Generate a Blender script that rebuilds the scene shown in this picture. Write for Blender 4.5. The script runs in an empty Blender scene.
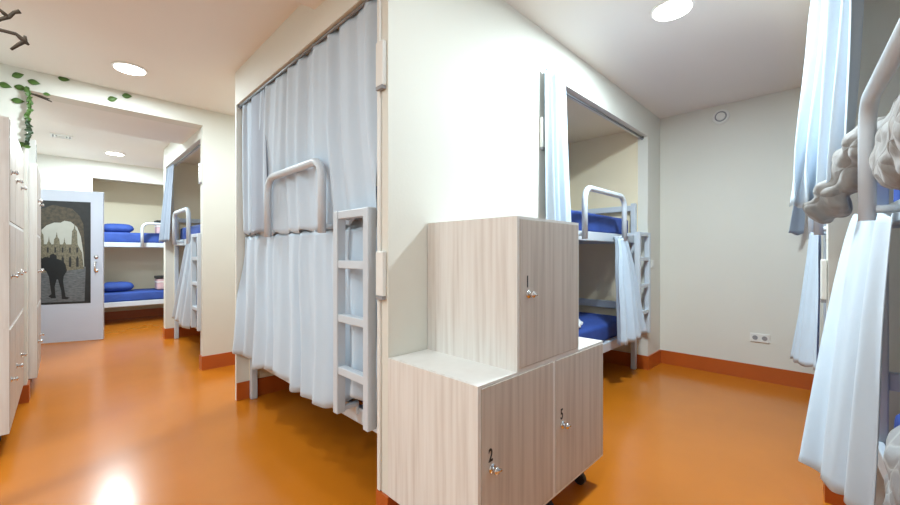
import bpy, bmesh, math, random
from mathutils import Vector, Matrix, noise
R = math.radians
C = bpy.context.scene.collection
H = 1.22            # camera height
F = 388.5           # focal length in pixels of a 900x505 picture
CEIL = 2.73
S2 = math.sqrt(2)

# ---------------------------------------------------------------- materials
def mat(name, col, rough=0.6, metal=0.0, coat=0.0, noise_scale=None, noise_amt=0.0, stretch=(1, 1, 1),
        bump=0.0, bump_scale=40, emit=None, emit_str=0, spec=0.5, sheen=0.0, col2=None, mid=None):
    m = bpy.data.materials.new(name); m.use_nodes = True
    nt = m.node_tree; b = nt.nodes['Principled BSDF']
    b.inputs['Base Color'].default_value = (*col, 1)
    b.inputs['Roughness'].default_value = rough
    b.inputs['Metallic'].default_value = metal
    b.inputs['Coat Weight'].default_value = coat
    b.inputs['Coat Roughness'].default_value = 0.16
    b.inputs['Specular IOR Level'].default_value = spec
    b.inputs['Sheen Weight'].default_value = sheen
    if emit:
        b.inputs['Emission Color'].default_value = (*emit, 1); b.inputs['Emission Strength'].default_value = emit_str
    tc = nt.nodes.new('ShaderNodeTexCoord'); mp = nt.nodes.new('ShaderNodeMapping')
    mp.inputs['Scale'].default_value = stretch
    nt.links.new(tc.outputs['Object'], mp.inputs['Vector'])
    if noise_scale:
        n = nt.nodes.new('ShaderNodeTexNoise'); n.inputs['Scale'].default_value = noise_scale
        n.inputs['Detail'].default_value = 5
        nt.links.new(mp.outputs['Vector'], n.inputs['Vector'])
        r = nt.nodes.new('ShaderNodeValToRGB')
        c2 = col2 or tuple(c * (1 - noise_amt) for c in col)
        r.color_ramp.elements[0].position = 0.3; r.color_ramp.elements[1].position = 0.7
        r.color_ramp.elements[0].color = (*c2, 1); r.color_ramp.elements[1].color = (*col, 1)
        if mid:
            e = r.color_ramp.elements.new(0.5); e.color = (*mid, 1)
        nt.links.new(n.outputs['Fac'], r.inputs['Fac']); nt.links.new(r.outputs['Color'], b.inputs['Base Color'])
    if bump:
        n2 = nt.nodes.new('ShaderNodeTexNoise'); n2.inputs['Scale'].default_value = bump_scale
        n2.inputs['Detail'].default_value = 3
        nt.links.new(mp.outputs['Vector'], n2.inputs['Vector'])
        bp = nt.nodes.new('ShaderNodeBump'); bp.inputs['Strength'].default_value = bump; bp.inputs['Distance'].default_value = 0.01
        nt.links.new(n2.outputs['Fac'], bp.inputs['Height']); nt.links.new(bp.outputs['Normal'], b.inputs['Normal'])
    return m

M = {}
M['wall'] = mat('wall_paint', (0.75, 0.73, 0.655), 0.7, noise_scale=1.3, noise_amt=0.03, bump=0.06, bump_scale=70)
M['tan'] = mat('tan_paint_lightened', (0.86, 0.755, 0.55), 0.7, noise_scale=1.3, noise_amt=0.03, bump=0.06, bump_scale=70)  # tan recess paint, colour lightened in place of light missing inside the recesses
M['ceiling'] = mat('ceiling_paint', (0.86, 0.82, 0.76), 0.8, noise_scale=0.8, noise_amt=0.03)
M['floor'] = mat('orange_epoxy', (0.56, 0.165, 0.009), 0.22, noise_scale=2.2, noise_amt=0.10, spec=0.4, coat=0.2, bump=0.02, bump_scale=9)
M['base'] = mat('baseboard_orange', (0.50, 0.105, 0.016), 0.3, noise_scale=4, noise_amt=0.1)
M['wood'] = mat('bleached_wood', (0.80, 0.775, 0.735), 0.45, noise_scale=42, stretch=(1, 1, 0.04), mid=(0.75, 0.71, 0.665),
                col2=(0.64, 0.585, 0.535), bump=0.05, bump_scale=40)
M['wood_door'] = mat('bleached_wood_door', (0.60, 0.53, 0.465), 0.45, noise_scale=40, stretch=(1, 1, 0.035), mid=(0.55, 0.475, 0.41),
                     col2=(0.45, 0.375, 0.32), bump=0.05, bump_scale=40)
M['wood_edge'] = mat('pale_edge_band', (0.80, 0.78, 0.74), 0.4, noise_scale=20, noise_amt=0.05)
M['metal'] = mat('pale_blue_grey_steel', (0.60, 0.65, 0.70), 0.35, noise_scale=6, noise_amt=0.04)
M['metal_white'] = mat('white_steel', (0.78, 0.80, 0.80), 0.35, noise_scale=6, noise_amt=0.03)
M['curtain'] = mat('pale_blue_curtain', (0.57, 0.67, 0.77), 0.85, noise_scale=3, noise_amt=0.05, bump=0.15, bump_scale=14, sheen=0.2)
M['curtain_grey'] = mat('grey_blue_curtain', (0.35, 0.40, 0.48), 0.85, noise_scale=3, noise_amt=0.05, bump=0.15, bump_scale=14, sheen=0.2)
M['blue'] = mat('royal_blue_sheet', (0.035, 0.085, 0.36), 0.75, noise_scale=8, noise_amt=0.2, bump=0.2, bump_scale=12)
M['sheet'] = mat('white_cotton', (0.8, 0.8, 0.8), 0.8, noise_scale=8, noise_amt=0.05, bump=0.2, bump_scale=20)
M['quilt'] = mat('taupe_quilt', (0.27, 0.245, 0.225), 0.7, noise_scale=9, noise_amt=0.25, bump=0.5, bump_scale=18, sheen=0.3)
M['quilt_grey'] = mat('grey_patterned_quilt', (0.34, 0.34, 0.345), 0.75, noise_scale=5, noise_amt=0.3, bump=0.4, bump_scale=14)
M['plastic'] = mat('white_plastic', (0.80, 0.79, 0.75), 0.35, noise_scale=4, noise_amt=0.02)
M['grey'] = mat('grey_plastic', (0.30, 0.30, 0.31), 0.4, noise_scale=4, noise_amt=0.05)
M['dark'] = mat('dark_rubber', (0.02, 0.02, 0.02), 0.5, noise_scale=4, noise_amt=0.1)
M['rod'] = mat('grey_curtain_wire', (0.25, 0.26, 0.27), 0.4, metal=0.6, noise_scale=5, noise_amt=0.1)
M['chrome'] = mat('chrome', (0.75, 0.75, 0.76), 0.15, metal=1.0, noise_scale=9, noise_amt=0.05)
M['black'] = mat('black_number_ink', (0.01, 0.01, 0.01), 0.5, noise_scale=9, noise_amt=0.1)
M['leaf'] = mat('ivy_green', (0.09, 0.19, 0.03), 0.5, noise_scale=20, noise_amt=0.4)
M['leaf_dark'] = mat('ivy_dark', (0.03, 0.06, 0.02), 0.5, noise_scale=20, noise_amt=0.4)
M['twig'] = mat('twig_bark', (0.07, 0.045, 0.025), 0.8, noise_scale=30, noise_amt=0.5, bump=0.6, bump_scale=60)
M['door'] = mat('door_lilac_white', (0.56, 0.59, 0.68), 0.4, noise_scale=2, noise_amt=0.03)
M['pink'] = mat('pink_cloth', (0.72, 0.48, 0.50), 0.8, noise_scale=14, noise_amt=0.3)
M['lamp'] = mat('lamp_diffuser', (1, 1, 1), 0.5, emit=(1.0, 0.97, 0.92), emit_str=8)
M['p_dark'] = mat('poster_dark_stone', (0.022, 0.022, 0.024), 0.35, noise_scale=14, noise_amt=0.5)
M['p_brown'] = mat('poster_brown_stone', (0.10, 0.075, 0.045), 0.35, noise_scale=26, col2=(0.03, 0.026, 0.022))
M['p_sky'] = mat('poster_sky', (0.48, 0.48, 0.43), 0.35, noise_scale=8, noise_amt=0.1)
M['p_stone'] = mat('poster_cathedral', (0.24, 0.21, 0.14), 0.35, noise_scale=60, col2=(0.08, 0.07, 0.05))
M['p_ground'] = mat('poster_ground', (0.17, 0.18, 0.19), 0.35, noise_scale=22, noise_amt=0.55, stretch=(1, 1, 3))
M['p_black'] = mat('poster_silhouette', (0.008, 0.010, 0.013), 0.35, noise_scale=22, noise_amt=0.4)

def seams(m, scale, rot=0.6, strength=0.5, leaf=False):
    nt = m.node_tree; b = nt.nodes['Principled BSDF']
    tc = nt.nodes.new('ShaderNodeTexCoord'); mp = nt.nodes.new('ShaderNodeMapping'); mp.inputs['Rotation'].default_value = (0.3, rot, 0.2); mp.inputs['Scale'].default_value = (scale,)*3
    nt.links.new(tc.outputs['Object'], mp.inputs['Vector'])
    wv = [nt.nodes.new('ShaderNodeTexWave') for _ in range(2)]
    wv[0].bands_direction = 'X'; wv[1].bands_direction = 'Z'
    mx = nt.nodes.new('ShaderNodeMath'); mx.operation = 'MINIMUM'
    for i, q in enumerate(wv):
        q.inputs['Scale'].default_value = 1.0; q.inputs['Distortion'].default_value = 2.0 if not leaf else 7.0; q.inputs['Detail Scale'].default_value = 1.5
        nt.links.new(mp.outputs['Vector'], q.inputs['Vector'])
        pw = nt.nodes.new('ShaderNodeMath'); pw.operation = 'POWER'; pw.inputs[1].default_value = 0.4
        nt.links.new(q.outputs['Fac'], pw.inputs[0]); nt.links.new(pw.outputs[0], mx.inputs[i])
    bp = nt.nodes.new('ShaderNodeBump'); bp.inputs['Strength'].default_value = strength; bp.inputs['Distance'].default_value = 0.02
    nt.links.new(mx.outputs[0], bp.inputs['Height'])
    old = b.inputs['Normal'].links[0].from_socket; nt.links.new(old, bp.inputs['Normal']); nt.links.new(bp.outputs['Normal'], b.inputs['Normal'])
    if leaf:
        rp = nt.nodes.new('ShaderNodeValToRGB'); rp.color_ramp.elements[0].position = 0.05; rp.color_ramp.elements[0].color = (1, 1, 1, 1); rp.color_ramp.elements[1].position = 0.42; rp.color_ramp.elements[1].color = (0, 0, 0, 1)
        nt.links.new(mx.outputs[0], rp.inputs['Fac'])
        mc = nt.nodes.new('ShaderNodeMix'); mc.data_type = 'RGBA'; mc.inputs['B'].default_value = (0.42, 0.42, 0.42, 1)
        src = b.inputs['Base Color'].links[0].from_socket
        nt.links.new(rp.outputs['Color'], mc.inputs['Factor']); nt.links.new(src, mc.inputs['A']); nt.links.new(mc.outputs['Result'], b.inputs['Base Color'])
seams(M['quilt'], 3.2)
seams(M['quilt_grey'], 4.5, leaf=True, strength=0.2)

# ---------------------------------------------------------------- mesh helpers
def link(name, me, m, parent=None):
    o = bpy.data.objects.new(name, me); C.objects.link(o)
    if m is not None:
        for k in (m if isinstance(m, (list, tuple)) else [m]): me.materials.append(k)
    if parent: o.parent = parent
    return o
def bmobj(name, bm, m, parent=None, smooth=False, bevel=0):
    me = bpy.data.meshes.new(name)
    bmesh.ops.recalc_face_normals(bm, faces=bm.faces)
    bm.to_mesh(me); bm.free()
    if smooth:
        for p in me.polygons: p.use_smooth = True
    o = link(name, me, m, parent)
    if bevel:
        b = o.modifiers.new('bevel', 'BEVEL'); b.width = bevel; b.segments = 2; b.limit_method = 'ANGLE'
    return o
def box(bm, x0, y0, z0, x1, y1, z1, mi=0):
    vs = [bm.verts.new(p) for p in ((x0,y0,z0),(x1,y0,z0),(x1,y1,z0),(x0,y1,z0),(x0,y0,z1),(x1,y0,z1),(x1,y1,z1),(x0,y1,z1))]
    for f in ((0,3,2,1),(4,5,6,7),(0,1,5,4),(1,2,6,5),(2,3,7,6),(3,0,4,7)):
        fc = bm.faces.new([vs[i] for i in f]); fc.material_index = mi
def cyl(bm, p0, p1, r0, r1=None, n=16):
    tube(bm, [p0, p1], [r0, r1 if r1 is not None else r0], n)
def tube(bm, pts, rad, n=12):
    pts = [Vector(p) for p in pts]
    if not isinstance(rad, (list, tuple)): rad = [rad] * len(pts)
    rings = []; up = None
    for i, p in enumerate(pts):
        t = (pts[min(i+1, len(pts)-1)] - pts[max(i-1, 0)]).normalized()
        if up is None:
            up = Vector((0, 0, 1)) if abs(t.z) < 0.9 else Vector((0, 1, 0))
        a = t.cross(up).normalized(); up = a.cross(t).normalized()
        rings.append([bm.verts.new(p + (a * math.cos(2*math.pi*k/n) + up * math.sin(2*math.pi*k/n)) * rad[i]) for k in range(n)])
    for i in range(len(rings)-1):
        for k in range(n):
            bm.faces.new((rings[i][k], rings[i][(k+1) % n], rings[i+1][(k+1) % n], rings[i+1][k]))
    bm.faces.new(rings[0]); bm.faces.new(rings[-1][::-1])
def disc(bm, c, r, h, n=32, r2=None):    # vertical cylinder
    cyl(bm, (c[0], c[1], c[2]), (c[0], c[1], c[2]+h), r, r2, n)
def tag(o, label, cat, group=None):
    o['label'] = label; o['category'] = cat
    if group: o['group'] = group
    return o
def empty(name, loc=(0, 0, 0), rz=0):
    o = bpy.data.objects.new(name, None); C.objects.link(o); o.location = loc; o.rotation_euler = (0, 0, rz)
    o.empty_display_size = 0.1
    return o
def kids(o): return [c for c in bpy.data.objects if c.parent == o]
def copy_tree(o, parent=None, skip=()):
    c = o.copy(); C.objects.link(c); c.parent = parent
    if parent: c.matrix_parent_inverse = o.matrix_parent_inverse.copy()
    for ch in kids(o):
        if ch.name.split('.')[0] in skip: continue
        copy_tree(ch, c, skip)
    return c
def struct(name, boxes, m, rz=0, loc=(0, 0, 0)):
    bm = bmesh.new()
    for b in boxes: box(bm, *b)
    o = bmobj(name, bm, m); o['kind'] = 'structure'; o.rotation_euler = (0, 0, rz); o.location = loc
    return o
def on_y(px, py, y):       # point of the plane y = const seen at a place of the photo
    p = (px - 450) / F; d = y * S2 / (1 - p)
    return Vector((d * (1 + p) / S2, y, H + d * (253.5 - py) / F))
def on_z(px, py, z):
    p = (px - 450) / F; d = (z - H) * F / (253.5 - py)
    return Vector((d * (1 + p) / S2, d * (1 - p) / S2, z))

# ---------------------------------------------------------------- the setting
PX = 1.025      # plane of the left bunk front
PY = 1.413     # plane of the right bunk front
HD = 2.452      # underside of the headers over the bunk recesses
BH0 = 0.15
AC = 2.545     # ceiling inside the recesses
struct('floor', [(-3.2, -1.6, -0.1, 5.0, 9.8, 0)], M['floor'])
struct('ceiling', [(-3.2, -1.6, CEIL, 5.0, 9.8, CEIL+0.1)], M['ceiling'])
struct('trim_1', [(-3.1, -1.0, 2.615, PX, 2.12, CEIL)], M['ceiling'])                     # lowered ceiling near the camera
# block with the left and the right bunk recess
struct('wall_bunk_left', [(PX, PY, 0, 2.2, 1.49, CEIL), (PX, 1.49, HD, PX+0.1, 3.53, CEIL), (PX, 3.53, 0, 2.2, 3.56, CEIL), (PX+0.1, 3.52, BH0, 2.0, 3.53, AC, 1),
                          (2.0, 1.49, 0, 2.2, 3.53, CEIL, 1), (PX+0.1, 1.49, AC, 2.0, 3.53, AC+0.05)], [M['wall'], M['tan']])
struct('wall_bunk_right', [(2.2, PY, 0, 2.34, 3.56, CEIL), (2.34, PY, HD, 4.345, PY+0.1, CEIL), (4.345, PY, 0, 4.74, 2.6, CEIL),
                           (2.31, 2.33, 0, 4.345, 2.6, CEIL, 1), (2.31, PY+0.1, AC, 4.345, 2.33, AC+0.05, 1), (4.337, PY+0.1, BH0, 4.345, 2.33, AC, 1)], [M['wall'], M['tan']])
struct('wall_right', [(4.74, -0.9, 0, 4.9, 2.7, CEIL)], [M['wall'], M['tan']])
# skewed wall behind the right hand bunks
SK = R(4.29)
def yw(x): return 0.036 + 0.075 * (x - 2.66)
wr = struct('wall_bunk_front', [(0, 0, 0, 0.11, 1.0, CEIL), (0.11, 0, HD, 2.3, 0.1, CEIL), (-2.12, 0, HD, 0, 0.1, CEIL),
                                (-2.12, 1.0, 0, 2.3, 1.1, CEIL), (0.11, 0.1, AC+0.03, 2.3, 1.0, AC+0.08), (-2.12, 0.1, AC+0.03, 0, 1.0, AC+0.08)], [M['wall'], M['tan']],
            rz=0)
wr.matrix_world = Matrix.Translation((2.66, 0.036, 0)) @ Matrix.Rotation(SK, 4, 'Z') @ Matrix.Diagonal((1, -1, 1, 1))
wr.data.flip_normals()
# corridor and passage
struct('wall_passage', [(1.045, 4.70, 0, 2.9, 4.80, CEIL), (-0.8, 4.70, 0, -0.20, 4.88, CEIL), (-0.20, 4.70, 2.56, 1.045, 4.88, CEIL)], [M['wall'], M['tan']])
struct('trim_2', [(-0.8, 4.88, 2.56, 1.05, 5.70, CEIL)], M['ceiling'])                   # lowered soffit of the passage
struct('wall_corridor', [(2.9, 3.4, 0, 3.0, 4.9, CEIL)], [M['wall'], M['tan']])
FX = 1.05
struct('wall_bunk_far_left', [(FX, 4.80, HD, FX+0.1, 6.80, CEIL), (FX, 6.80, 0, 2.2, 6.93, CEIL), (2.0, 4.80, 0, 2.1, 6.80, CEIL, 1), (FX+0.1, 4.8, AC, 2.0, 6.8, AC+0.05, 1), (FX+0.1, 6.792, BH0, 2.0, 6.80, AC, 1)], [M['wall'], M['tan']])
FY = 8.55
struct('wall_far', [(-0.8, FY, 0, 0.355, 9.6, CEIL), (0.355, FY, HD, 2.42, FY+0.1, CEIL), (0.355, FY+0.95, 0, 2.42, FY+1.1, CEIL, 1),
                    (2.42, FY-1.7, 0, 2.6, 9.6, CEIL), (0.355, FY+0.1, AC, 2.42, FY+0.95, AC+0.05, 1)], [M['wall'], M['tan']])
struct('wall_left', [(-0.9, 3.3, 0, -0.76, 6.1, CEIL), (-0.9, 6.1, 0, -0.48, 9.6, CEIL), (-3.1, 3.3, 0, -0.76, 3.42, CEIL)], M['wall'])
struct('wall_back', [(-3.2, -1.2, 0, 0.5, -1.05, CEIL), (-3.2, -1.2, 0, -3.05, 3.4, CEIL)], M['wall'])
T = 0.012; BH = 0.145
struct('baseboard_right', [(4.74-T, -0.6, 0, 4.74, PY, BH)], M['base'])
struct('baseboard_bunk_right', [(4.345, PY-T, 0, 4.74-T, PY, BH), (4.345-T, PY-T, 0, 4.345, 2.33, BH), (2.31, 2.33-T, 0, 4.345-T, 2.33, BH), (PX-T, PY-T, 0, 2.31, PY, BH)], M['base'])
struct('baseboard_bunk_left', [(PX-T, PY, 0, PX, 1.49, BH), (PX, 3.53-T, 0, 2.0, 3.53, BH), (2.0-T, 1.49, 0, 2.0, 3.53-T, BH), (PX, 1.49, 0, 2.0, 1.49+T, BH)], M['base'])
struct('baseboard_passage', [(1.045-T, 4.70-T, 0, 2.9, 4.70, BH), (1.045-T, 4.70, 0, 1.045, 4.80, BH), (-0.8, 4.70-T, 0, -0.2+T, 4.70, BH), (-0.2, 4.70, 0, -0.2+T, 4.88, BH)], M['base'])
struct('baseboard_far_left', [(FX, 6.80-T, 0, 2.0, 6.80, BH), (FX-T, 6.80-T, 0, FX, 6.93, BH), (2.0-T, 4.8, 0, 2.0, 6.8, BH)], M['base'])
struct('baseboard_far', [(0.355, FY+0.95-T, 0, 2.42, FY+0.95, BH), (-0.48, FY-T, 0, 0.355, FY, BH)], M['base'])
bb = struct('baseboard_bunk_front', [(-T, 0, 0, 0, 1.0, BH), (-T, -T, 0, 0.11, 0, BH)], M['base'])
bb.matrix_world = wr.matrix_world.copy(); bb.data.flip_normals()

# ---------------------------------------------------------------- bunk bed prototype (x along the bed, y into the recess)
L = 2.01
def make_bunk():
    r = empty('bunk_bed')
    w = 0.05
    for x in (0.02, L-0.02-w):
        for y in (0.095, 0.83):
            bm = bmesh.new(); box(bm, x, y, 0, x+w, y+w, 1.75); bmobj('post', bm, M['metal'], r, bevel=0.006)
    for z0, z1 in ((0.31, 0.395), (1.33, 1.41)):
        for y in (0.10, 0.845):
            bm = bmesh.new(); box(bm, 0.07, y, z0, L-0.07, y+0.03, z1); bmobj('side_rail', bm, M['metal'], r, bevel=0.006)
        for x in (0.03, L-0.06):
            bm = bmesh.new(); box(bm, x, 0.145, z0, x+0.03, 0.83, z1); bmobj('end_rail', bm, M['metal'], r, bevel=0.006)
        bm = bmesh.new()
        for k in range(11):
            x = 0.12 + k * 0.172; box(bm, x, 0.13, z1-0.025, x+0.07, 0.845, z1-0.010)
        box(bm, 0.07, 0.13, z1-0.04, L-0.07, 0.15, z1-0.025); box(bm, 0.07, 0.825, z1-0.04, L-0.07, 0.845, z1-0.025)
        bmobj('slat_base', bm, M['metal'], r)
    for x in (0.03, L-0.06):
        for z0, z1 in ((0.62, 0.70), (1.67, 1.73)):
            bm = bmesh.new(); box(bm, x, 0.145, z0, x+0.03, 0.83, z1); bmobj('headboard_bar', bm, M['metal'], r, bevel=0.006)
    # guard hoop
    bm = bmesh.new(); xa, xb, zt, rc, y = 0.62, 1.42, 1.745, 0.10, -0.002
    pts = [(xa, y, 1.335)] + [(xa, y, zt-rc)]
    for k in range(1, 9):
        a = math.pi/2*k/8; pts.append((xa+rc-rc*math.cos(a), y, zt-rc+rc*math.sin(a)))
    for k in range(0, 9):
        a = math.pi/2*k/8; pts.append((xb-rc+rc*math.sin(a), y, zt-rc+rc*math.cos(a)))
    pts.append((xb, y, 1.335)); tube(bm, pts, 0.023, 14)
    for x in (xa, xb): box(bm, x-0.012, 0.0, 1.36, x+0.012, 0.102, 1.385)
    bmobj('guard_rail', bm, M['metal_white'], r, smooth=True)
    # ladder
    bm = bmesh.new()
    for x in (1.685, 1.965): box(bm, x, -0.035, 0.40, x+0.042, 0.015, 1.435)
    for x in (1.685, 1.965):
        box(bm, x+0.008, 0.0, 1.395, x+0.034, 0.105, 1.425); box(bm, x+0.008, 0.0, 0.405, x+0.034, 0.102, 0.43)
        box(bm, x+0.008, 0.082, 0.36, x+0.034, 0.102, 0.41)
    lad = bmobj('ladder', bm, M['metal'], r, bevel=0.005)
    for z in (0.605, 0.872, 1.145, 1.395):
        bm = bmesh.new(); box(bm, 1.727, -0.03, z, 1.965, 0.012, z+0.04); bmobj('rung', bm, M['metal'], lad, bevel=0.004)
    return r
proto = make_bunk()
places = {
    'near_left': ((PX, 3.53, 0), R(-90)), 'right': ((2.32, PY, 0), 0), 'far_left': ((FX, 6.78, 0), R(-90)), 'far': ((0.37, FY, 0), 0),
    'front': ((2.605, yw(2.6)-0.038, 0), R(180)+SK), 'front_far': ((4.725, yw(4.725), 0), R(180)+SK)}
labels = {
    'near_left': 'pale grey steel bunk bed behind the long drawn curtains, nearest on the left',
    'right': 'pale grey steel bunk bed in the right-hand recess behind the stacked lockers',
    'far_left': 'grey steel bunk bed beyond the passage, half hidden by the cream wall beside the door',
    'far': 'white steel bunk bed against the far wall beside the open door',
    'front': 'steel bunk bed at the right picture edge, quilt hanging over its white hoop rail',
    'front_far': 'steel bunk bed behind the right-hand curtains against the outlet wall'}
B = {}
for i, (k, (loc, rz)) in enumerate(places.items()):
    o = proto if i == 0 else copy_tree(proto, skip=('ladder',) if k == 'front_far' else ())
    o.location = loc; o.rotation_euler = (0, 0, rz); tag(o, labels[k], 'bunk bed', 'bunk beds'); B[k] = o
    for c in kids(o):
        if c.name.startswith('guard_rail'): c.location.x = {'near_left': 0.08, 'right': -0.03}.get(k, 0)
        if c.name.startswith('guard_rail') and k in ('near_left', 'front', 'front_far'):
            c.material_slots[0].link = 'OBJECT'; c.material_slots[0].material = M['metal']
        if c.name.startswith('guard_rail') and k == 'front': c.location.y = 0.02
def W(k, x, y, z=0):
    loc, rz = places[k]; c, s = math.cos(rz), math.sin(rz)
    return Vector((loc[0] + x*c - y*s, loc[1] + x*s + y*c, z))

# mattresses in blue sheets
def rounded_box(x0, y0, z0, x1, y1, z1, n=10, rough=0.006, r=0.035, seed=0):
    bm = bmesh.new(); box(bm, x0, y0, z0, x1, y1, z1)
    bmesh.ops.bevel(bm, geom=list(bm.edges), offset=r, segments=3, affect='EDGES', profile=0.6)
    es = [e for e in bm.edges if e.calc_length() > 0.3]
    bmesh.ops.subdivide_edges(bm, edges=es, cuts=n, use_grid_fill=True)
    for v in bm.verts:
        q = noise.noise_vector(v.co * 5 + Vector((seed, 0, 0)))
        v.co += q * rough
    return bm
mlab = {
 ('near_left', 0): 'blue mattress low inside the curtained near left bunk', ('near_left', 1): 'blue upper mattress inside the curtained near left bunk',
 ('right', 0): 'blue lower mattress with a white folded sheet in the right recess', ('right', 1): 'blue upper mattress behind the white hoop rail in the right recess',
 ('far_left', 0): 'blue lower mattress partly behind the slanting curtain beyond the passage', ('far_left', 1): 'blue upper mattress behind the hoop rail beyond the passage',
 ('far', 0): 'blue lower mattress against the far wall beside the door', ('far', 1): 'blue upper mattress against the far wall beside the door',
 ('front_far', 0): 'sliver of blue mattress behind the short right-hand curtain', ('front_far', 1): 'upper mattress of the bunk against the outlet wall',
 ('front', 0): 'lower mattress under the grey quilt at the right edge', ('front', 1): 'upper mattress under the taupe quilt at the right edge'}
base_m = {}
for k in places:
    for lv, z in ((0, 0.395), (1, 1.41)):
        if lv not in base_m:
            bm = rounded_box(0.09, 0.15, z-0.008, L-0.09, 0.825, z+0.175 - (0.02 if lv == 0 else 0), seed=lv*7)
            o = bmobj('mattress', bm, M['blue'], smooth=True); base_m[lv] = o
        else:
            o = base_m[lv].copy(); C.objects.link(o)
        o.location = places[k][0]; o.rotation_euler = (0, 0, places[k][1])
        tag(o, mlab[(k, lv)], 'mattress', 'blue mattresses on the bunks')

def pillow(k, x, y, z, label, sx=0.22, sy=0.16, sz=0.085, rz=0, m='blue', tilt=0):
    bm = bmesh.new(); bmesh.ops.create_uvsphere(bm, u_segments=32, v_segments=16, radius=1)
    for v in bm.verts:
        c = v.co; e = 0.55
        f = lambda t: math.copysign(abs(t) ** e, t)
        v.co = Vector((f(c.x)*sx, f(c.y)*sy, c.z*sz*(1.0 - 0.35*(abs(c.x)**6 + abs(c.y)**6))))
        v.co += noise.noise_vector(v.co*9) * 0.008
    o = bmobj('pillow', bm, M[m], smooth=True)
    o.location = W(k, x, y, z+sz); o.rotation_euler = (tilt, 0, places[k][1]+rz)
    return tag(o, label, 'pillow', 'blue pillows')
pillow('far', 0.33, 0.42, 1.575, 'blue pillow on the upper bunk at the far wall')
pillow('far', 0.33, 0.42, 0.552, 'blue pillow on the lower bunk at the far wall')
pillow('far_left', 1.2, 0.55, 1.575, 'blue pillow on the upper bunk beyond the passage, behind the hoop rail')
pillow('far_left', 0.3, 0.42, 0.552, 'blue pillow on the lower bunk beyond the passage')

# ---------------------------------------------------------------- curtains
def poly(pts, u):
    ds = [0]
    for a, b in zip(pts, pts[1:]): ds.append(ds[-1] + math.dist(a, b))
    t = u * ds[-1]
    for i in range(len(pts)-1):
        if t <= ds[i+1] + 1e-9:
            f = (t-ds[i]) / max(1e-9, ds[i+1]-ds[i]); return Vector([a+(b-a)*f for a, b in zip(pts[i], pts[i+1])])
    return Vector(pts[-1])
def lerp_list(l, u):
    x = u*(len(l)-1); i = min(int(x), len(l)-2); f = x-i; return l[i]*(1-f)+l[i+1]*f
def sheet(top, bot, zt, zb, nf, a0, a1, seed=0, m='curtain', nu=220, nv=30, ease=1.0, waist=None, name='curtain', drift=0.0, zts=None, sharp=0.0):
    rnd = random.Random(seed); ph = [rnd.uniform(0, 6.28) for _ in range(8)]
    bm = bmesh.new(); rows = []
    for j in range(nv+1):
        v = j/nv; row = []
        for i in range(nu+1):
            u = i/nu
            pt, pb = poly(top, u), poly(bot, u)
            e = v**ease
            p = pt.lerp(pb, e)
            t2 = poly(top, min(1, u+0.01)).lerp(poly(bot, min(1, u+0.01)), e) - poly(top, max(0, u-0.01)).lerp(poly(bot, max(0, u-0.01)), e)
            n = Vector((-t2.y, t2.x)).normalized() if t2.length > 1e-6 else Vector((0, 1))
            if waist:      # gathered tighter at height fraction waist[0]
                g = math.exp(-((v-waist[0])/waist[2])**2) * waist[1]; c = poly(top, 0.5).lerp(poly(bot, 0.5), e); p = p.lerp(c, g)
            uu = u + drift*v*math.sin(3*u+ph[6]) + 0.012*math.sin(5*v+ph[7])
            w = math.sin(2*math.pi*nf*uu + ph[0] + 0.9*math.sin(2*math.pi*nf*0.37*uu+ph[1]))
            if sharp: w = math.copysign(abs(w)**(1-sharp), w)
            w += 0.35*math.sin(2*math.pi*nf*1.9*uu+ph[2] + 1.2*v) * (1-0.6*v)
            w += 0.35*math.sin(2*math.pi*nf*0.45*uu+ph[3] - 1.5*v)
            am = a0 + (a1-a0)*v
            p = p + n*am*w
            if v < 0.12: p = p - n*am*w*0.25*(1-v/0.12)
            ztt = zt if zts is None else lerp_list(zts, u)
            z0 = zb if not isinstance(zb, (list, tuple)) else lerp_list(zb, u)
            z = ztt + (z0-ztt)*v + (0.010*math.sin(2*math.pi*nf*uu+ph[4]) if v > 0.98 else 0)
            if v < 0.02: z -= 0.012*(0.5+0.5*math.sin(2*math.pi*nf*1.9*uu+ph[5]))
            row.append(bm.verts.new((p.x, p.y, z)))
        rows.append(row)
    for a, b in zip(rows, rows[1:]):
        for i in range(nu): bm.faces.new((a[i], a[i+1], b[i+1], b[i]))
    o = bmobj(name, bm, M[m], smooth=True)
    s = o.modifiers.new('thickness', 'SOLIDIFY'); s.thickness = 0.0025; s.offset = 0
    return o
def wl(k, *xy): return [tuple(W(k, x, y)[:2]) for x, y in xy]
CG = 'pale blue bunk curtains'
# rods
rodlab = {'near_left': 'grey wire rod along the top of the long drawn curtain', 'right': 'thin rod under the header of the right-hand recess',
          'far_left': 'curtain rod above the bunk beyond the passage'}
for k in ('near_left', 'right', 'far_left', 'front'):
    bm = bmesh.new(); yy = 0.02 if k == 'near_left' else 0.05
    a = W(k, 0.0 if k != 'front' else -0.02, yy, 2.438); b = W(k, L+0.015, yy, 2.438); cyl(bm, a, b, 0.008)
    for t in [q/14 for q in range(15)]:
        p = a.lerp(b, t*0.98+0.01)
        if t in (0, 1): cyl(bm, p, p+(b-a).normalized()*0.006, 0.018)
    o = bmobj('curtain_rod', bm, M['rod'], smooth=True)
    tag(o, rodlab.get(k, 'curtain rod above the bunk at the right picture edge'), 'curtain rod', 'curtain rods')
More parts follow.
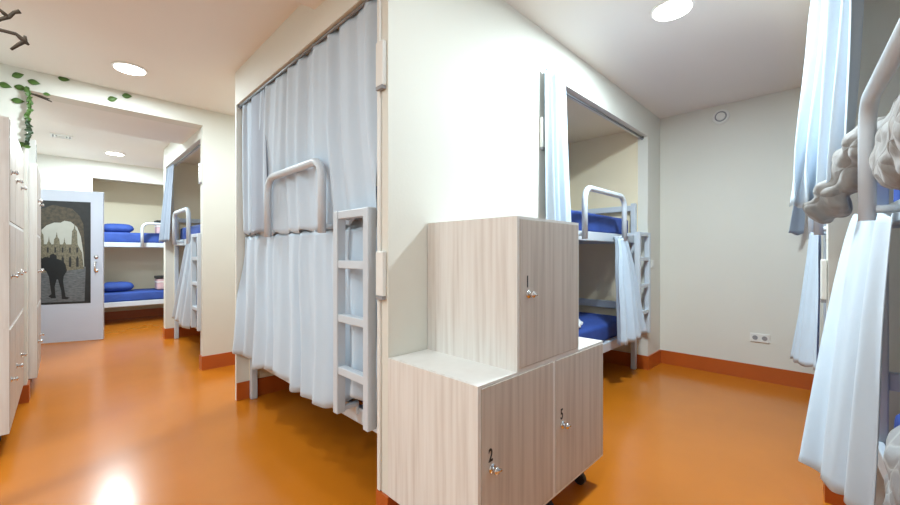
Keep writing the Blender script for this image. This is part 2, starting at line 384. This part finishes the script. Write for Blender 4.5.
# near left bunk, upper curtain: narrow end piece and the wide piece
o = sheet(wl('near_left', (0.01, 0.035), (0.37, 0.04)), wl('near_left', (0.02, 0.045), (0.37, 0.055)), 2.445, 1.375, 3, 0.012, 0.014, seed=3)
tag(o, 'narrow pale blue curtain at the far end of the near left upper bunk', 'curtain', CG)
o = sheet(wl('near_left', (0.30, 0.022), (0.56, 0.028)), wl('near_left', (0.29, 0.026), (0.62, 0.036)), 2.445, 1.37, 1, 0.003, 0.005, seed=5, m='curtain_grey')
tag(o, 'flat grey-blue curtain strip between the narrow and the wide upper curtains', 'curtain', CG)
o = sheet(wl('near_left', (0.38, 0.034), (2.0, 0.030)), wl('near_left', (0.42, 0.05), (1.99, 0.045)), 2.445, [1.36, 1.36, 1.36, 1.37, 1.41], 9, 0.013, 0.015, seed=12, nu=320, drift=0.07)
tag(o, 'wide pale blue curtain drawn across the near left upper bunk behind the hoop rail', 'curtain', CG)
# lower curtain
o = sheet(wl('near_left', (0.01, 0.06), (1.99, 0.06)), wl('near_left', (0.0, 0.01), (1.0, 0.0), (1.60, 0.02), (1.72, 0.055), (1.99, 0.06)), 1.36,
          [0.40, 0.405, 0.37, 0.41, 0.42, 0.37, 0.36, 0.37, 0.49, 0.42], 10, 0.013, 0.030, seed=23, nu=340, drift=0.06)
tag(o, 'long pale blue curtain hanging below the hoop rail over the near left lower bunk', 'curtain', CG)
# right bunk
o = sheet(wl('right', (-0.045, -0.035), (0.20, -0.035)), wl('right', (-0.055, -0.06), (0.25, -0.06)), 2.46, 1.38, 4, 0.015, 0.020, seed=31)
tag(o, 'pale blue curtain gathered beside the right recess, above the stacked lockers', 'curtain', CG)
o = sheet(wl('right', (1.20, 0.02), (1.52, 0.02)), wl('right', (1.12, -0.04), (1.76, -0.06)), 1.37, [0.42, 0.40, 0.41, 0.44], 4, 0.015, 0.028, seed=37, ease=0.8, waist=(0.05, 0.25, 0.2))
tag(o, 'pale blue curtain tied back beside the ladder in the right-hand recess', 'curtain', CG)
# far left bunk
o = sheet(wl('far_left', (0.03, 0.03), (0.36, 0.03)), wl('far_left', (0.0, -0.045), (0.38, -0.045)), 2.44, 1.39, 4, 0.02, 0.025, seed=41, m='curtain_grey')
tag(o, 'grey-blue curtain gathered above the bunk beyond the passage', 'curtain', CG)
o = sheet(wl('far_left', (1.25, 0.02), (1.62, 0.02)), wl('far_left', (0.72, -0.03), (1.50, -0.04)), 1.37, [0.42, 0.38, 0.36], 4, 0.018, 0.03, seed=43)
tag(o, 'pale curtain slanting down beside the ladder beyond the passage', 'curtain', CG)
# front bunk at the right edge
o = sheet([(2.62, 0.075), (2.42, 0.02), (2.14, -0.055)], [(2.27, 0.155), (2.30, 0.08), (2.22, -0.02)], 2.475, [1.43, 1.42, 1.44], 4, 0.020, 0.026, seed=53, sharp=0.25, ease=1.6)
tag(o, 'tall pale blue gathered curtain at right, reaching out of the top of the picture', 'curtain', CG)
o = sheet([(2.58, -0.045), (2.2, -0.07), (1.75, -0.115)], [(2.13, 0.12), (2.02, 0.03), (1.89, -0.068)], 1.36, [0.385, 0.375, 0.36, 0.34], 3.2, 0.008, 0.022, seed=59, ease=0.85,
          zts=[1.40, 1.375, 1.34])
tag(o, 'large pale blue curtain in the right foreground, flaring out towards the floor', 'curtain', CG)
# second front bunk
o = sheet([(4.70, 0.17), (4.50, 0.17)], [(4.66, 0.22), (4.50, 0.31)], 2.44, 1.39, 1, 0.004, 0.002, seed=61)
tag(o, 'short stretch of pale curtain hem seen under the tall gathered curtain, against the outlet wall', 'curtain', CG)
o = sheet([(4.0, 0.15), (3.6, 0.085)], [(4.0, 0.26), (3.55, 0.09)], 1.38, [0.41, 0.42, 0.45], 3, 0.012, 0.025, seed=67)
tag(o, 'narrow white curtain hanging between the outlet wall and the large right-hand curtain', 'curtain', CG)

# ---------------------------------------------------------------- quilts
tex = bpy.data.textures.new('crumple', 'CLOUDS'); tex.noise_scale = 0.16; tex.noise_depth = 1
tex2 = bpy.data.textures.new('wrinkle', 'CLOUDS'); tex2.noise_scale = 0.055; tex2.noise_depth = 0
def bundle(name, lumps, label, m, vox=0.008, a1=0.05, a2=0.018):
    bm = bmesh.new()
    for c, rad, rot in lumps:
        mt = Matrix.Translation(c) @ Matrix.Rotation(rot[2], 4, 'Z') @ Matrix.Rotation(rot[1], 4, 'Y') @ Matrix.Rotation(rot[0], 4, 'X') @ Matrix.Diagonal((*rad, 1))
        bmesh.ops.create_icosphere(bm, subdivisions=4, radius=1, matrix=mt)
    o = bmobj(name, bm, M[m], smooth=True)
    q = o.modifiers.new('remesh', 'REMESH'); q.mode = 'VOXEL'; q.voxel_size = vox; q.use_smooth_shade = True
    q = o.modifiers.new('smooth', 'SMOOTH'); q.iterations = 12; q.factor = 0.6
    q = o.modifiers.new('d1', 'DISPLACE'); q.texture = tex; q.strength = a1; q.mid_level = 0.5; q.texture_coords = 'GLOBAL'
    q = o.modifiers.new('d2', 'DISPLACE'); q.texture = tex2; q.strength = a2; q.mid_level = 0.5; q.texture_coords = 'GLOBAL'
    return tag(o, label, 'quilt')
bundle('quilt', [((2.275, 0.066, 1.395), (0.045, 0.035, 0.07), (R(-40), R(-10), 0)), ((2.26, 0.018, 1.45), (0.07, 0.050, 0.09), (R(-30), 0, 0)),
                 ((2.22, -0.032, 1.55), (0.075, 0.055, 0.10), (R(-15), R(10), 0)), ((2.15, -0.055, 1.63), (0.08, 0.05, 0.08), (0, R(20), 0)), ((2.14, -0.20, 1.65), (0.15, 0.16, 0.06), (0, 0, 0)),
                 ((1.80, -0.135, 1.53), (0.17, 0.062, 0.12), (0, R(-6), 0)), ((1.55, -0.155, 1.54), (0.22, 0.065, 0.13), (0, R(-6), 0)), ((1.28, -0.17, 1.56), (0.22, 0.06, 0.13), (0, 0, 0)),
                 ((1.75, -0.32, 1.65), (0.42, 0.20, 0.08), (0, 0, 0)), ((1.35, -0.34, 1.66), (0.36, 0.20, 0.08), (0, 0, 0))],
       'puffy taupe quilt heaped on the upper bunk, spilling past the pale hoop rail at right', 'quilt')
bundle('quilt', [((1.52, -0.38, 0.64), (0.36, 0.24, 0.10), (0, 0, 0)), ((1.66, -0.17, 0.60), (0.26, 0.060, 0.14), (0, R(8), 0)), ((1.25, -0.22, 0.62), (0.25, 0.07, 0.15), (0, 0, 0)),
                 ((1.74, -0.14, 0.42), (0.20, 0.045, 0.18), (0, R(10), 0))],
       'grey leaf-patterned quilt hanging from the lower bunk in the bottom right corner', 'quilt_grey')

# ---------------------------------------------------------------- lockers
LW, LD, LH = 0.506, 0.525, 0.61
def make_locker():
    r = empty('locker')
    bm = bmesh.new(); t = 0.016
    box(bm, 0, 0.004, 0, t, LD, LH); box(bm, LW-t, 0.004, 0, LW, LD, LH); box(bm, t, LD-0.01, t, LW-t, LD, LH-t)
    box(bm, t, 0.004, 0, LW-t, LD, t)
    bmobj('carcass', bm, M['wood'], r)
    bm = bmesh.new(); box(bm, t, 0.004, LH-t, LW-t, LD, LH); bmobj('top_panel', bm, M['wood_edge'], r)
    bm = bmesh.new()
    box(bm, 0, 0, 0, t, 0.004, LH); box(bm, LW-t, 0, 0, LW, 0.004, LH); box(bm, t, 0, 0, LW-t, 0.004, t*0.6); box(bm, t, 0, LH-t*0.6, LW-t, 0.004, LH)
    bmobj('edge_band', bm, M['wood_edge'], r)
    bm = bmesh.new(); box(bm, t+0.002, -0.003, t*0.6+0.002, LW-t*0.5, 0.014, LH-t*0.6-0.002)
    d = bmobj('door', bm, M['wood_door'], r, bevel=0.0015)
    bm = bmesh.new(); cyl(bm, (0.072, -0.003, 0.30), (0.072, -0.008, 0.30), 0.017, n=20); cyl(bm, (0.072, -0.008, 0.30), (0.072, -0.024, 0.30), 0.008, n=20)
    cyl(bm, (0.072, -0.022, 0.30), (0.072, -0.032, 0.30), 0.014, 0.012, n=20)
    cyl(bm, (0.066, -0.028, 0.302), (0.093, -0.030, 0.297), 0.006, n=12)
    bmobj('lock_knob', bm, M['chrome'], d, smooth=True)
    return r
def digit(parent, ch):
    cu = bpy.data.curves.new('locker_number', 'FONT'); cu.body = ch; cu.size = 0.066; cu.extrude = 0.0006; cu.offset = 0.0012; cu.align_x = 'CENTER'
    ob = bpy.data.objects.new('tmp', cu); C.objects.link(ob)
    dg = bpy.context.evaluated_depsgraph_get(); me = bpy.data.meshes.new_from_object(ob.evaluated_get(dg))
    bpy.data.objects.remove(ob)
    me.materials.clear(); o = link('number', me, M['black'], parent)
    o.rotation_euler = (R(90), 0, 0); o.location = (0.066, -0.0037, 0.328); o.scale = (0.75, 1, 1)
    o['label'] = 'black number %s' % ch
def door_of(r): return [c for c in kids(r) if c.name.split('.')[0] == 'door'][0]
def casters(r):
    for x in (0.09, LW-0.09):
        for y in (0.085, LD-0.085):
            bm = bmesh.new(); cyl(bm, (x-0.013, y, -0.117), (x+0.013, y, -0.117), 0.03, n=20)
            box(bm, x-0.02, y-0.012, -0.10, x-0.015, y+0.012, -0.02); box(bm, x+0.015, y-0.012, -0.10, x+0.02, y+0.012, -0.02)
            box(bm, x-0.025, y-0.025, -0.025, x+0.025, y+0.025, 0)
            bmobj('caster', bm, M['dark'], r)
lp = make_locker(); base_z = 0.147
stackd = [lp, copy_tree(lp), copy_tree(lp)]
spots = [(1.022, 0.885, base_z), (1.022+LW, 0.885, base_z), (1.255, 0.885, base_z+LH)]
labs = ['bleached wood locker numbered 2, bottom left of the three-locker stack', 'bleached wood locker numbered 5, bottom right of the three-locker stack',
        'bleached wood locker numbered 1 standing on top of two others']
plain = copy_tree(lp)
for o, s, l, ch in zip(stackd, spots, labs, '251'):
    o.location = s; tag(o, l, 'locker', 'three stacked lockers at the corner'); digit(door_of(o), ch)
    if ch != '1': casters(o)
def bank(x, y0, cols, w, hs, group, fn, first=None):
    out = []
    for c in range(cols):
        for r_ in range(3):
            o = first if first is not None and c == 0 and r_ == 0 else copy_tree(plain)
            o.location = (x, y0+c*w, 0.147+r_*LH*hs); o.rotation_euler = (0, 0, R(90)); o.scale = (w/LW, 1, hs)
            tag(o, fn(c, r_), 'locker', group)
            if r_ == 0: casters(o)
rows_ = ['bottom', 'middle', 'top']
bank(-0.22, 3.49, 3, 0.402, 1.03, 'lockers at the left picture edge',
     lambda c, r_: '%s locker in the %s column of the tall left-edge locker bank' % (rows_[r_], ['nearest', 'middle', 'farthest'][c]), plain)
bank(-0.15, 4.90, 2, 0.402, 1.01, 'lockers beyond the cream pillar',
     lambda c, r_: '%s locker in the %s column of the brownish bank just left of the poster door' % (rows_[r_], ['nearer', 'farther'][c]))

# ---------------------------------------------------------------- narrow white boxes beside the bunks
def wall_box(loc, rz, label):
    r = empty('switch_box', loc, rz)
    bm = bmesh.new(); box(bm, -0.028, -0.022, -0.1, 0.028, 0, 0.1); bmobj('cover', bm, M['plastic'], r, bevel=0.005)
    bm = bmesh.new(); box(bm, -0.024, -0.023, -0.116, 0.024, -0.002, -0.1); bmobj('socket', bm, M['grey'], r)
    tag(r, label, 'switch box', 'narrow white boxes beside the bunks')
wall_box((PX, 1.452, 2.07), R(-90), 'upper narrow white box on the corner beside the wide left curtain')
wall_box((PX, 1.452, 1.13), R(-90), 'lower narrow white box on the corner beside the bunk ladder')
wall_box((2.285, PY, 2.03), 0, 'narrow white box left of the gathered curtain of the right recess')
wall_box((1.045, 4.75, 2.07), R(-90), 'narrow white box on the cream wall end beyond the passage')
wall_box((2.715, yw(2.715)+0.002, 1.09), R(180)+SK, 'narrow white box between the two right-hand curtains')
# cable duct on the corner
bm = bmesh.new(); box(bm, PX-0.012, 1.462, 0.15, PX, 1.482, 2.7); o = bmobj('cable_duct', bm, M['plastic'], bevel=0.002)
tag(o, 'thin white cable duct running down the corner beside the ladder', 'cable duct')

# ---------------------------------------------------------------- far door with poster
dfree = Vector((0.415, 7.336, 0)); dhin = Vector((-0.36, 7.63, 0))
ang = math.atan2(dfree.y-dhin.y, dfree.x-dhin.x); DW = (dfree-dhin).length
bm = bmesh.new(); box(bm, 0, 0, 0.012, DW, 0.04, 2.085)
d = bmobj('door_1', bm, M['door'], bevel=0.003); d.location = dhin; d.rotation_euler = (0, 0, ang); d['kind'] = 'structure'
bm = bmesh.new()
for z in (0.98, 1.17): cyl(bm, (DW-0.075, -0.006, z), (DW-0.075, 0, z), 0.026, n=20)
cyl(bm, (DW-0.075, -0.045, 0.98), (DW-0.075, -0.0, 0.98), 0.009); 
tube(bm, [(DW-0.075, -0.045, 0.975), (DW-0.075, -0.045, 1.10)], 0.010); cyl(bm, (DW-0.075, -0.045, 1.10), (DW-0.075, 0, 1.10), 0.009)
cyl(bm, (DW-0.075, -0.02, 1.17), (DW-0.075, 0, 1.17), 0.012)
bmobj('door_handle', bm, M['chrome'], d, smooth=True)
bm = bmesh.new()
for z in (0.3, 1.1, 1.8): cyl(bm, (-0.008, 0.005, z-0.05), (-0.008, 0.005, z+0.05), 0.009)
cyl(bm, (-0.06, 0.02, 0.0), (-0.06, 0.02, 2.12), 0.05, n=4)
bmobj('door_frame', bm, M['door'], d)
# poster: PW wide, from z 0.69 to 1.94; right edge at DW-0.15
PW = 0.66; x1 = DW-0.135; x0 = x1-PW; z0, z1 = 0.53, 1.935
bm = bmesh.new()
def ply(pts, layer, mi):
    y = -0.002 - 0.0006*layer
    vs = [bm.verts.new((x0+PW*a, y, z0+(z1-z0)*b)) for a, b in pts]
    es = [bm.verts.new((x0+PW*a, y+0.0005, z0+(z1-z0)*b)) for a, b in pts]
    f = bm.faces.new(vs); f.material_index = mi
    for i in range(len(pts)):
        g = bm.faces.new((vs[i], vs[(i+1) % len(pts)], es[(i+1) % len(pts)], es[i])); g.material_index = mi
ply([(0,0),(1,0),(1,1),(0,1)], 0, 0)
ply([(0.03,0.70),(0.05,0.80),(0.15,0.90),(0.40,0.96),(0.70,0.93),(0.82,0.86),(0.88,0.78),(0.90,0.6),(0.9,0.3),(0.03,0.3)], 1, 1)
ply([(0.12,0.3),(0.13,0.62),(0.20,0.70),(0.30,0.76),(0.42,0.79),(0.52,0.79),(0.58,0.81),(0.68,0.80),(0.78,0.75),(0.84,0.66),(0.88,0.5),(0.90,0.3)], 2, 2)
ply([(0.0,0.02),(0.0,0.33),(0.92,0.36),(0.90,0.02)], 3, 4)
cat = [(0.13,0.30),(0.14,0.60)]
for cx, w, h in ((0.22,0.045,0.72),(0.34,0.035,0.64),(0.46,0.05,0.68),(0.58,0.035,0.63),(0.74,0.05,0.76)):
    cat += [(cx-w,0.58),(cx-w*0.8,h-0.05),(cx-w*0.3,h-0.03),(cx,h+0.02),(cx+w*0.3,h-0.03),(cx+w*0.8,h-0.05),(cx+w,0.58)]
cat += [(0.86,0.50),(0.89,0.34)]
ply(cat, 4, 3)
for k in range(6):       # arches and windows of the church front
    a = 0.19+k*0.115
    ply([(a,0.36),(a,0.44),(a+0.02,0.47),(a+0.04,0.44),(a+0.04,0.36)], 5, 0); ply([(a+0.005,0.50),(a+0.005,0.55),(a+0.03,0.55),(a+0.03,0.50)], 5, 0)
ply([(0.38,0.06),(0.33,0.08),(0.38,0.10),(0.36,0.18),(0.34,0.27),(0.30,0.32),(0.20,0.36),(0.11,0.38),(0.20,0.43),(0.29,0.46),(0.35,0.45),(0.36,0.48),(0.41,0.49),(0.46,0.47),
     (0.46,0.44),(0.56,0.42),(0.60,0.38),(0.62,0.32),(0.57,0.27),(0.56,0.22),(0.58,0.14),(0.60,0.07),(0.67,0.06),(0.62,0.045),(0.54,0.05),(0.53,0.13),(0.48,0.24),(0.46,0.24),(0.43,0.17),(0.44,0.09),(0.45,0.06)], 6, 5)
ply([(0.0,0.20),(0.04,0.20),(0.05,0.28),(0.08,0.33),(0.0,0.35)], 5, 0)
o = bmobj('poster', bm, [M['p_dark'], M['p_brown'], M['p_sky'], M['p_stone'], M['p_ground'], M['p_black']])
o.location = dhin; o.rotation_euler = (0, 0, ang)
tag(o, 'dark poster of a cloaked figure under a stone arch, on the open door', 'poster')

# ---------------------------------------------------------------- ceiling lamps, seen ones and added fill
def lamp(x, y, z, label, power, r=0.115, seen=True):
    t = empty('ceiling_light', (x, y, z))
    bm = bmesh.new(); disc(bm, (0, 0, -0.012), r, 0.012, 40); bmobj('trim_ring', bm, M['plastic'], t, smooth=False)
    bm = bmesh.new(); disc(bm, (0, 0, -0.016), r*0.86, 0.004, 40); bmobj('diffuser', bm, M['lamp'], t)
    tag(t, label, 'ceiling light', 'round ceiling lights')
    ld = bpy.data.lights.new('lamp_light', 'AREA'); ld.shape = 'DISK'; ld.size = r*1.7; ld.energy = power; ld.color = (0.76, 0.92, 1.0)
    ld.spread = R(180)
    lo = bpy.data.objects.new('lamp_light', ld); C.objects.link(lo); lo.parent = t; lo.location = (0, 0, -0.02)
PWR = 1.0
lamp(0.394, 4.08, CEIL, 'glowing round ceiling light in front of the passage at left', 24)
lamp(0.57, 7.70, CEIL, 'glowing round ceiling light beyond the passage, above the poster door', 48)
lamp(2.66, 0.725, CEIL, 'glowing round ceiling light at the top, right of centre', 48, r=0.12)
lamp(0.15, 6.05, CEIL, 'added ceiling light hidden behind the passage soffit to brighten the poster door', 28)  # unseen lamp added to brighten the poster door
lamp(1.05, 0.55, CEIL, 'added unseen fill light over the stacked lockers', 11)  # lamp added out of view to light the right bunk wall
lamp(-0.9, 0.3, 2.615, 'added unseen fill light over the near room', 21)  # no known lamp here, added to light the left bunk face
lamp(-0.3, 2.0, 2.615, 'added unseen fill light near the left lockers', 8)  # weak fill lamp added out of view
lamp(-2.2, 2.3, 2.615, 'added unseen fill light at the far back of the room', 44)  # added behind the camera as fill for the left curtains
lamp(2.1, 4.13, CEIL, 'added unseen fill light in the side corridor', 12)  # added lamp for the otherwise unlit corridor

# ---------------------------------------------------------------- small fittings
c = Vector((4.74, 0.845, 2.61))
t = empty('wall_vent', c, R(-90))
bm = bmesh.new(); cyl(bm, (0, 0, 0), (0, -0.012, 0), 0.075, 0.07, n=36); bmobj('rim', bm, M['plastic'], t, smooth=False)
bm = bmesh.new(); cyl(bm, (0, -0.010, 0), (0, -0.014, 0), 0.052, n=36); bmobj('gap', bm, M['grey'], t)
bm = bmesh.new(); cyl(bm, (0, -0.012, 0), (0, -0.028, 0), 0.040, 0.036, n=36); bmobj('disc', bm, M['plastic'], t)
tag(t, 'round white air vent high on the right end wall', 'air vent')
t = empty('power_outlet', (4.74, 0.533, 0.41), R(-90))
bm = bmesh.new(); box(bm, -0.075, -0.012, -0.04, 0.075, 0, 0.04); bmobj('plate', bm, M['plastic'], t, bevel=0.003)
for x in (-0.036, 0.036):
    bm = bmesh.new(); cyl(bm, (x, -0.011, 0), (x, -0.0135, 0), 0.021, n=24)
    s = bmobj('socket', bm, M['grey'], t)
tag(t, 'white double power outlet low on the right end wall', 'power outlet')
t = empty('light_switch', (4.475, PY, 1.11), 0)
bm = bmesh.new(); box(bm, -0.04, -0.01, -0.04, 0.04, 0, 0.04); bmobj('plate', bm, M['plastic'], t, bevel=0.003)
bm = bmesh.new(); box(bm, -0.022, -0.015, -0.026, 0.022, -0.01, 0.026); bmobj('rocker', bm, M['plastic'], t, bevel=0.003)
tag(t, 'small white light switch right of the right-hand recess', 'light switch')
t = empty('ceiling_vent', (0.0, 7.05, CEIL), 0)
bm = bmesh.new()
for a, b_ in ((0.10, 0.085), (0.07, 0.055), (0.04, 0.028)):
    box(bm, -a, -a, -0.014, a, -b_, 0); box(bm, -a, b_, -0.014, a, a, 0); box(bm, -a, -b_, -0.014, -b_, b_, 0); box(bm, b_, -b_, -0.014, a, b_, 0)
bmobj('grille', bm, M['plastic'], t)
bm = bmesh.new(); box(bm, -0.09, -0.09, -0.004, 0.09, 0.09, -0.0005); bmobj('backing', bm, M['grey'], t)
tag(t, 'small square white vent in the ceiling above the poster door', 'ceiling vent')
t = empty('signal_box', (-0.22, 5.2, 0.147+3*LH*1.01), 0)
bm = bmesh.new(); box(bm, -0.12, -0.03, 0, 0.05, 0.03, 0.025); bmobj('foot', bm, M['dark'], t, bevel=0.003)
bm = bmesh.new(); box(bm, -0.13, -0.03, 0.025, 0.055, 0.03, 0.26); bmobj('housing', bm, M['plastic'], t, bevel=0.006)
bm = bmesh.new(); box(bm, 0.055, -0.012, 0.06, 0.058, 0.012, 0.22); bmobj('slot', bm, M['grey'], t)
tag(t, 'small upright white box with dark foot on top of the far locker bank', 'box')
# bundles on the far bunk
for z, nm, lb in ((1.578, 'box', 'pink parcel with a dark lid on the far upper bunk'), (0.558, 'box', 'pinkish parcel with a dark lid on the far lower bunk')):
    t = empty('parcel', W('far', 0.98, 0.35, z), 0)
    bm = bmesh.new(); box(bm, -0.12, -0.12, 0, 0.12, 0.12, 0.2); bmobj('body', bm, M['pink'], t, bevel=0.02)
    bm = bmesh.new(); box(bm, -0.13, -0.13, 0.2, 0.13, 0.13, 0.25); bmobj('lid', bm, M['dark'], t, bevel=0.01)
    bm = bmesh.new(); box(bm, -0.125, -0.125, 0.13, 0.125, 0.125, 0.15); bmobj('band', bm, M['sheet'], t, bevel=0.004)
    tag(t, lb, 'parcel', 'parcels on the far bunk')
# folded sheet on the right lower bunk
bm = bmesh.new(); bmesh.ops.create_grid(bm, x_segments=40, y_segments=40, size=0.5)
for v in bm.verts:
    v.co = Vector((v.co.x*0.30, v.co.y*0.22, 0.02+0.035*abs(noise.noise(v.co*7))+0.02*noise.noise(v.co*15)))
o = bmobj('folded_sheet', bm, M['sheet'], smooth=True); s = o.modifiers.new('t', 'SOLIDIFY'); s.thickness = 0.03
o.location = W('right', 0.93, 0.33, 0.575); o.rotation_euler = (0, 0, R(25))
tag(o, 'small white folded sheet on the blue lower mattress in the right recess', 'sheet')

# ---------------------------------------------------------------- ivy leaves and twigs
def leaf_mesh(s=0.045):
    bm = bmesh.new(); n = 9; L_, R_ = [], []
    mid = []
    for i in range(n):
        t = i/(n-1); w = math.sin(math.pi*t**0.8)*0.32*s*1.6; x = (t-0.5)*s*1.7
        mid.append(bm.verts.new((x, -0.004, 0))); L_.append(bm.verts.new((x, -0.010*math.sin(math.pi*t), w))); R_.append(bm.verts.new((x, -0.010*math.sin(math.pi*t), -w)))
    for i in range(n-1):
        for q in ((mid[i], mid[i+1], L_[i+1], L_[i]), (R_[i], R_[i+1], mid[i+1], mid[i])):
            try: bm.faces.new(q)
            except ValueError: pass
    return bm
lpos = [(18, 75.5, -.5, 'leaf'), (5, 85.5, .15, 'leaf'), (34, 82.5, .05, 'leaf'), (21, 88, .1, 'leaf'), (64, 79, -.05, 'leaf'), (18, 101, -.1, 'leaf'), (127, 96, -.2, 'leaf'), (112.5, 99, -.4, 'leaf'), (20, 144.5, -.5, 'leaf')]
lnames = ['uppermost green leaf left of the passage corner', 'green leaf nearest the left picture edge on the cream beam', 'green leaf right above the passage corner', 'green leaf just left of the hanging vine top',
          'single green leaf on the beam between the vine and the ceiling light', 'green leaf on the pillar just below the beam', 'right one of the two leaves on the beam under the ceiling light',
          'left one of the two leaves on the beam under the ceiling light', 'lone green leaf low on the cream pillar']
first = None
for (px, py, a, m), lb in zip(lpos, lnames):
    if first is None: first = bmobj('wall_leaf', leaf_mesh(), M['leaf'], smooth=True); o = first; o.modifiers.new('t', 'SOLIDIFY').thickness = 0.002
    else: o = first.copy(); C.objects.link(o)
    o.location = on_y(px, py, 4.697); o.rotation_euler = (0, a, 0); tag(o, lb, 'leaf', 'green leaves on the cream wall')
vt = empty('hanging_vine', (-0.205, 4.69, 2.56))
pts = [Vector((0.012, -0.005, 0.0)), Vector((0.02, -0.01, -0.12)), Vector((0.012, -0.008, -0.25)), Vector((0.02, -0.01, -0.36)), Vector((0.008, -0.01, -0.47))]
bm = bmesh.new(); tube(bm, pts, 0.006, 8); bmobj('stem', bm, M['twig'], vt, smooth=True)
rnd = random.Random(4)
lm = leaf_mesh(0.028); me1 = bpy.data.meshes.new('leaf'); lm.to_mesh(me1); me1.materials.append(M['leaf']); me2 = me1.copy(); me2.materials.clear(); me2.materials.append(M['leaf_dark']); lm.free()
for i in range(26):
    t = i/25; p = poly([tuple(q) for q in pts], t)
    o = bpy.data.objects.new('leaf', me1 if t < 0.55 or i == 25 else me2); C.objects.link(o); o.parent = vt
    o.location = p + Vector((rnd.uniform(-.007, .007), -0.012, 0)); o.rotation_euler = (rnd.uniform(-.4, .4), rnd.uniform(0, 3.1), rnd.uniform(-.5, .5))
tag(vt, 'ivy vine hanging down the left corner of the passage', 'vine')
# twig hanging beside it
p0 = on_y(34, 94, 4.69); p1 = on_y(42, 97, 4.68); p2 = on_y(52, 102, 4.68)
tw = empty('twig', p0); bm = bmesh.new(); tube(bm, [Vector((-0.02, 0.0, 0.0)), p1-p0, p2-p0], [0.006, 0.012, 0.004], 8); tube(bm, [p1-p0, on_y(50, 99, 4.68)-p0], [0.008, 0.003], 8)
bmobj('stem', bm, M['twig'], tw, smooth=True)
o = bpy.data.objects.new('leaf', me1); C.objects.link(o); o.parent = tw; o.location = on_y(47, 94.5, 4.68)-p0
tag(tw, 'short dark twig with one leaf at the passage corner', 'twig')
# bare decorative tree, its twigs reach into the top left corner
tr = empty('decorative_tree', (-0.75, 2.75, 0))
bm = bmesh.new(); tube(bm, [(0, 0, 0), (0.02, -0.02, 0.7), (-0.03, 0.0, 1.4), (0.02, -0.05, 2.0)], [0.06, 0.05, 0.045, 0.035], 12); bmobj('trunk', bm, M['twig'], tr, smooth=True)
def tw_pt(px, py, y): return on_y(px, py, y) - Vector((-0.75, 2.75, 0))
Y = 2.5
bm = bmesh.new()
tube(bm, [Vector((0.02, -0.05, 1.98)), Vector((0.30, -0.2, 2.02)), tw_pt(-14, 27, Y), tw_pt(0, 30, Y), tw_pt(16, 34, Y), tw_pt(24, 41, Y), tw_pt(29, 45, Y)], [0.03, 0.016, 0.009, 0.007, 0.007, 0.011, 0.004], 8)
tube(bm, [tw_pt(25, 41, Y), tw_pt(18, 45, Y), tw_pt(11, 49.5, Y)], [0.009, 0.007, 0.005], 8)
tube(bm, [tw_pt(25, 42, Y), tw_pt(25, 36, Y)], [0.009, 0.005], 8)
bmobj('branch', bm, M['twig'], tr, smooth=True)
bm = bmesh.new()
tube(bm, [Vector((0.02, -0.05, 2.0)), Vector((0.3, -0.18, 2.12)), tw_pt(-12, 26, Y), tw_pt(0, 19.5, Y), tw_pt(9, 17, Y), tw_pt(14, 12.5, Y), tw_pt(20, 11.5, Y)], [0.03, 0.014, 0.008, 0.007, 0.008, 0.007, 0.009], 8)
tube(bm, [tw_pt(8, 17, Y), tw_pt(0, 10, Y), tw_pt(-8, 6, Y)], [0.009, 0.006, 0.006], 8)
bmobj('branch', bm, M['twig'], tr, smooth=True)
tag(tr, 'bare brown twigs of a decorative tree in the top left corner', 'tree')

# ---------------------------------------------------------------- world, camera, colour
w = bpy.data.worlds.new('world'); bpy.context.scene.world = w; w.use_nodes = True
w.node_tree.nodes['Background'].inputs[0].default_value = (0.9, 0.95, 1, 1); w.node_tree.nodes['Background'].inputs[1].default_value = 0.3
cd = bpy.data.cameras.new('camera'); cam = bpy.data.objects.new('camera', cd); C.objects.link(cam)
cd.sensor_width = 36; cd.lens = 36*F/900; cd.shift_y = 1.0/900; cd.clip_start = 0.02
cam.location = (0, 0, H); cam.rotation_euler = (R(90), 0, R(-45))
bpy.context.scene.camera = cam
v = bpy.context.scene.view_settings
v.view_transform = 'Standard'; v.look = 'None'; v.gamma = 1; v.use_curve_mapping = False; v.exposure = 0.48
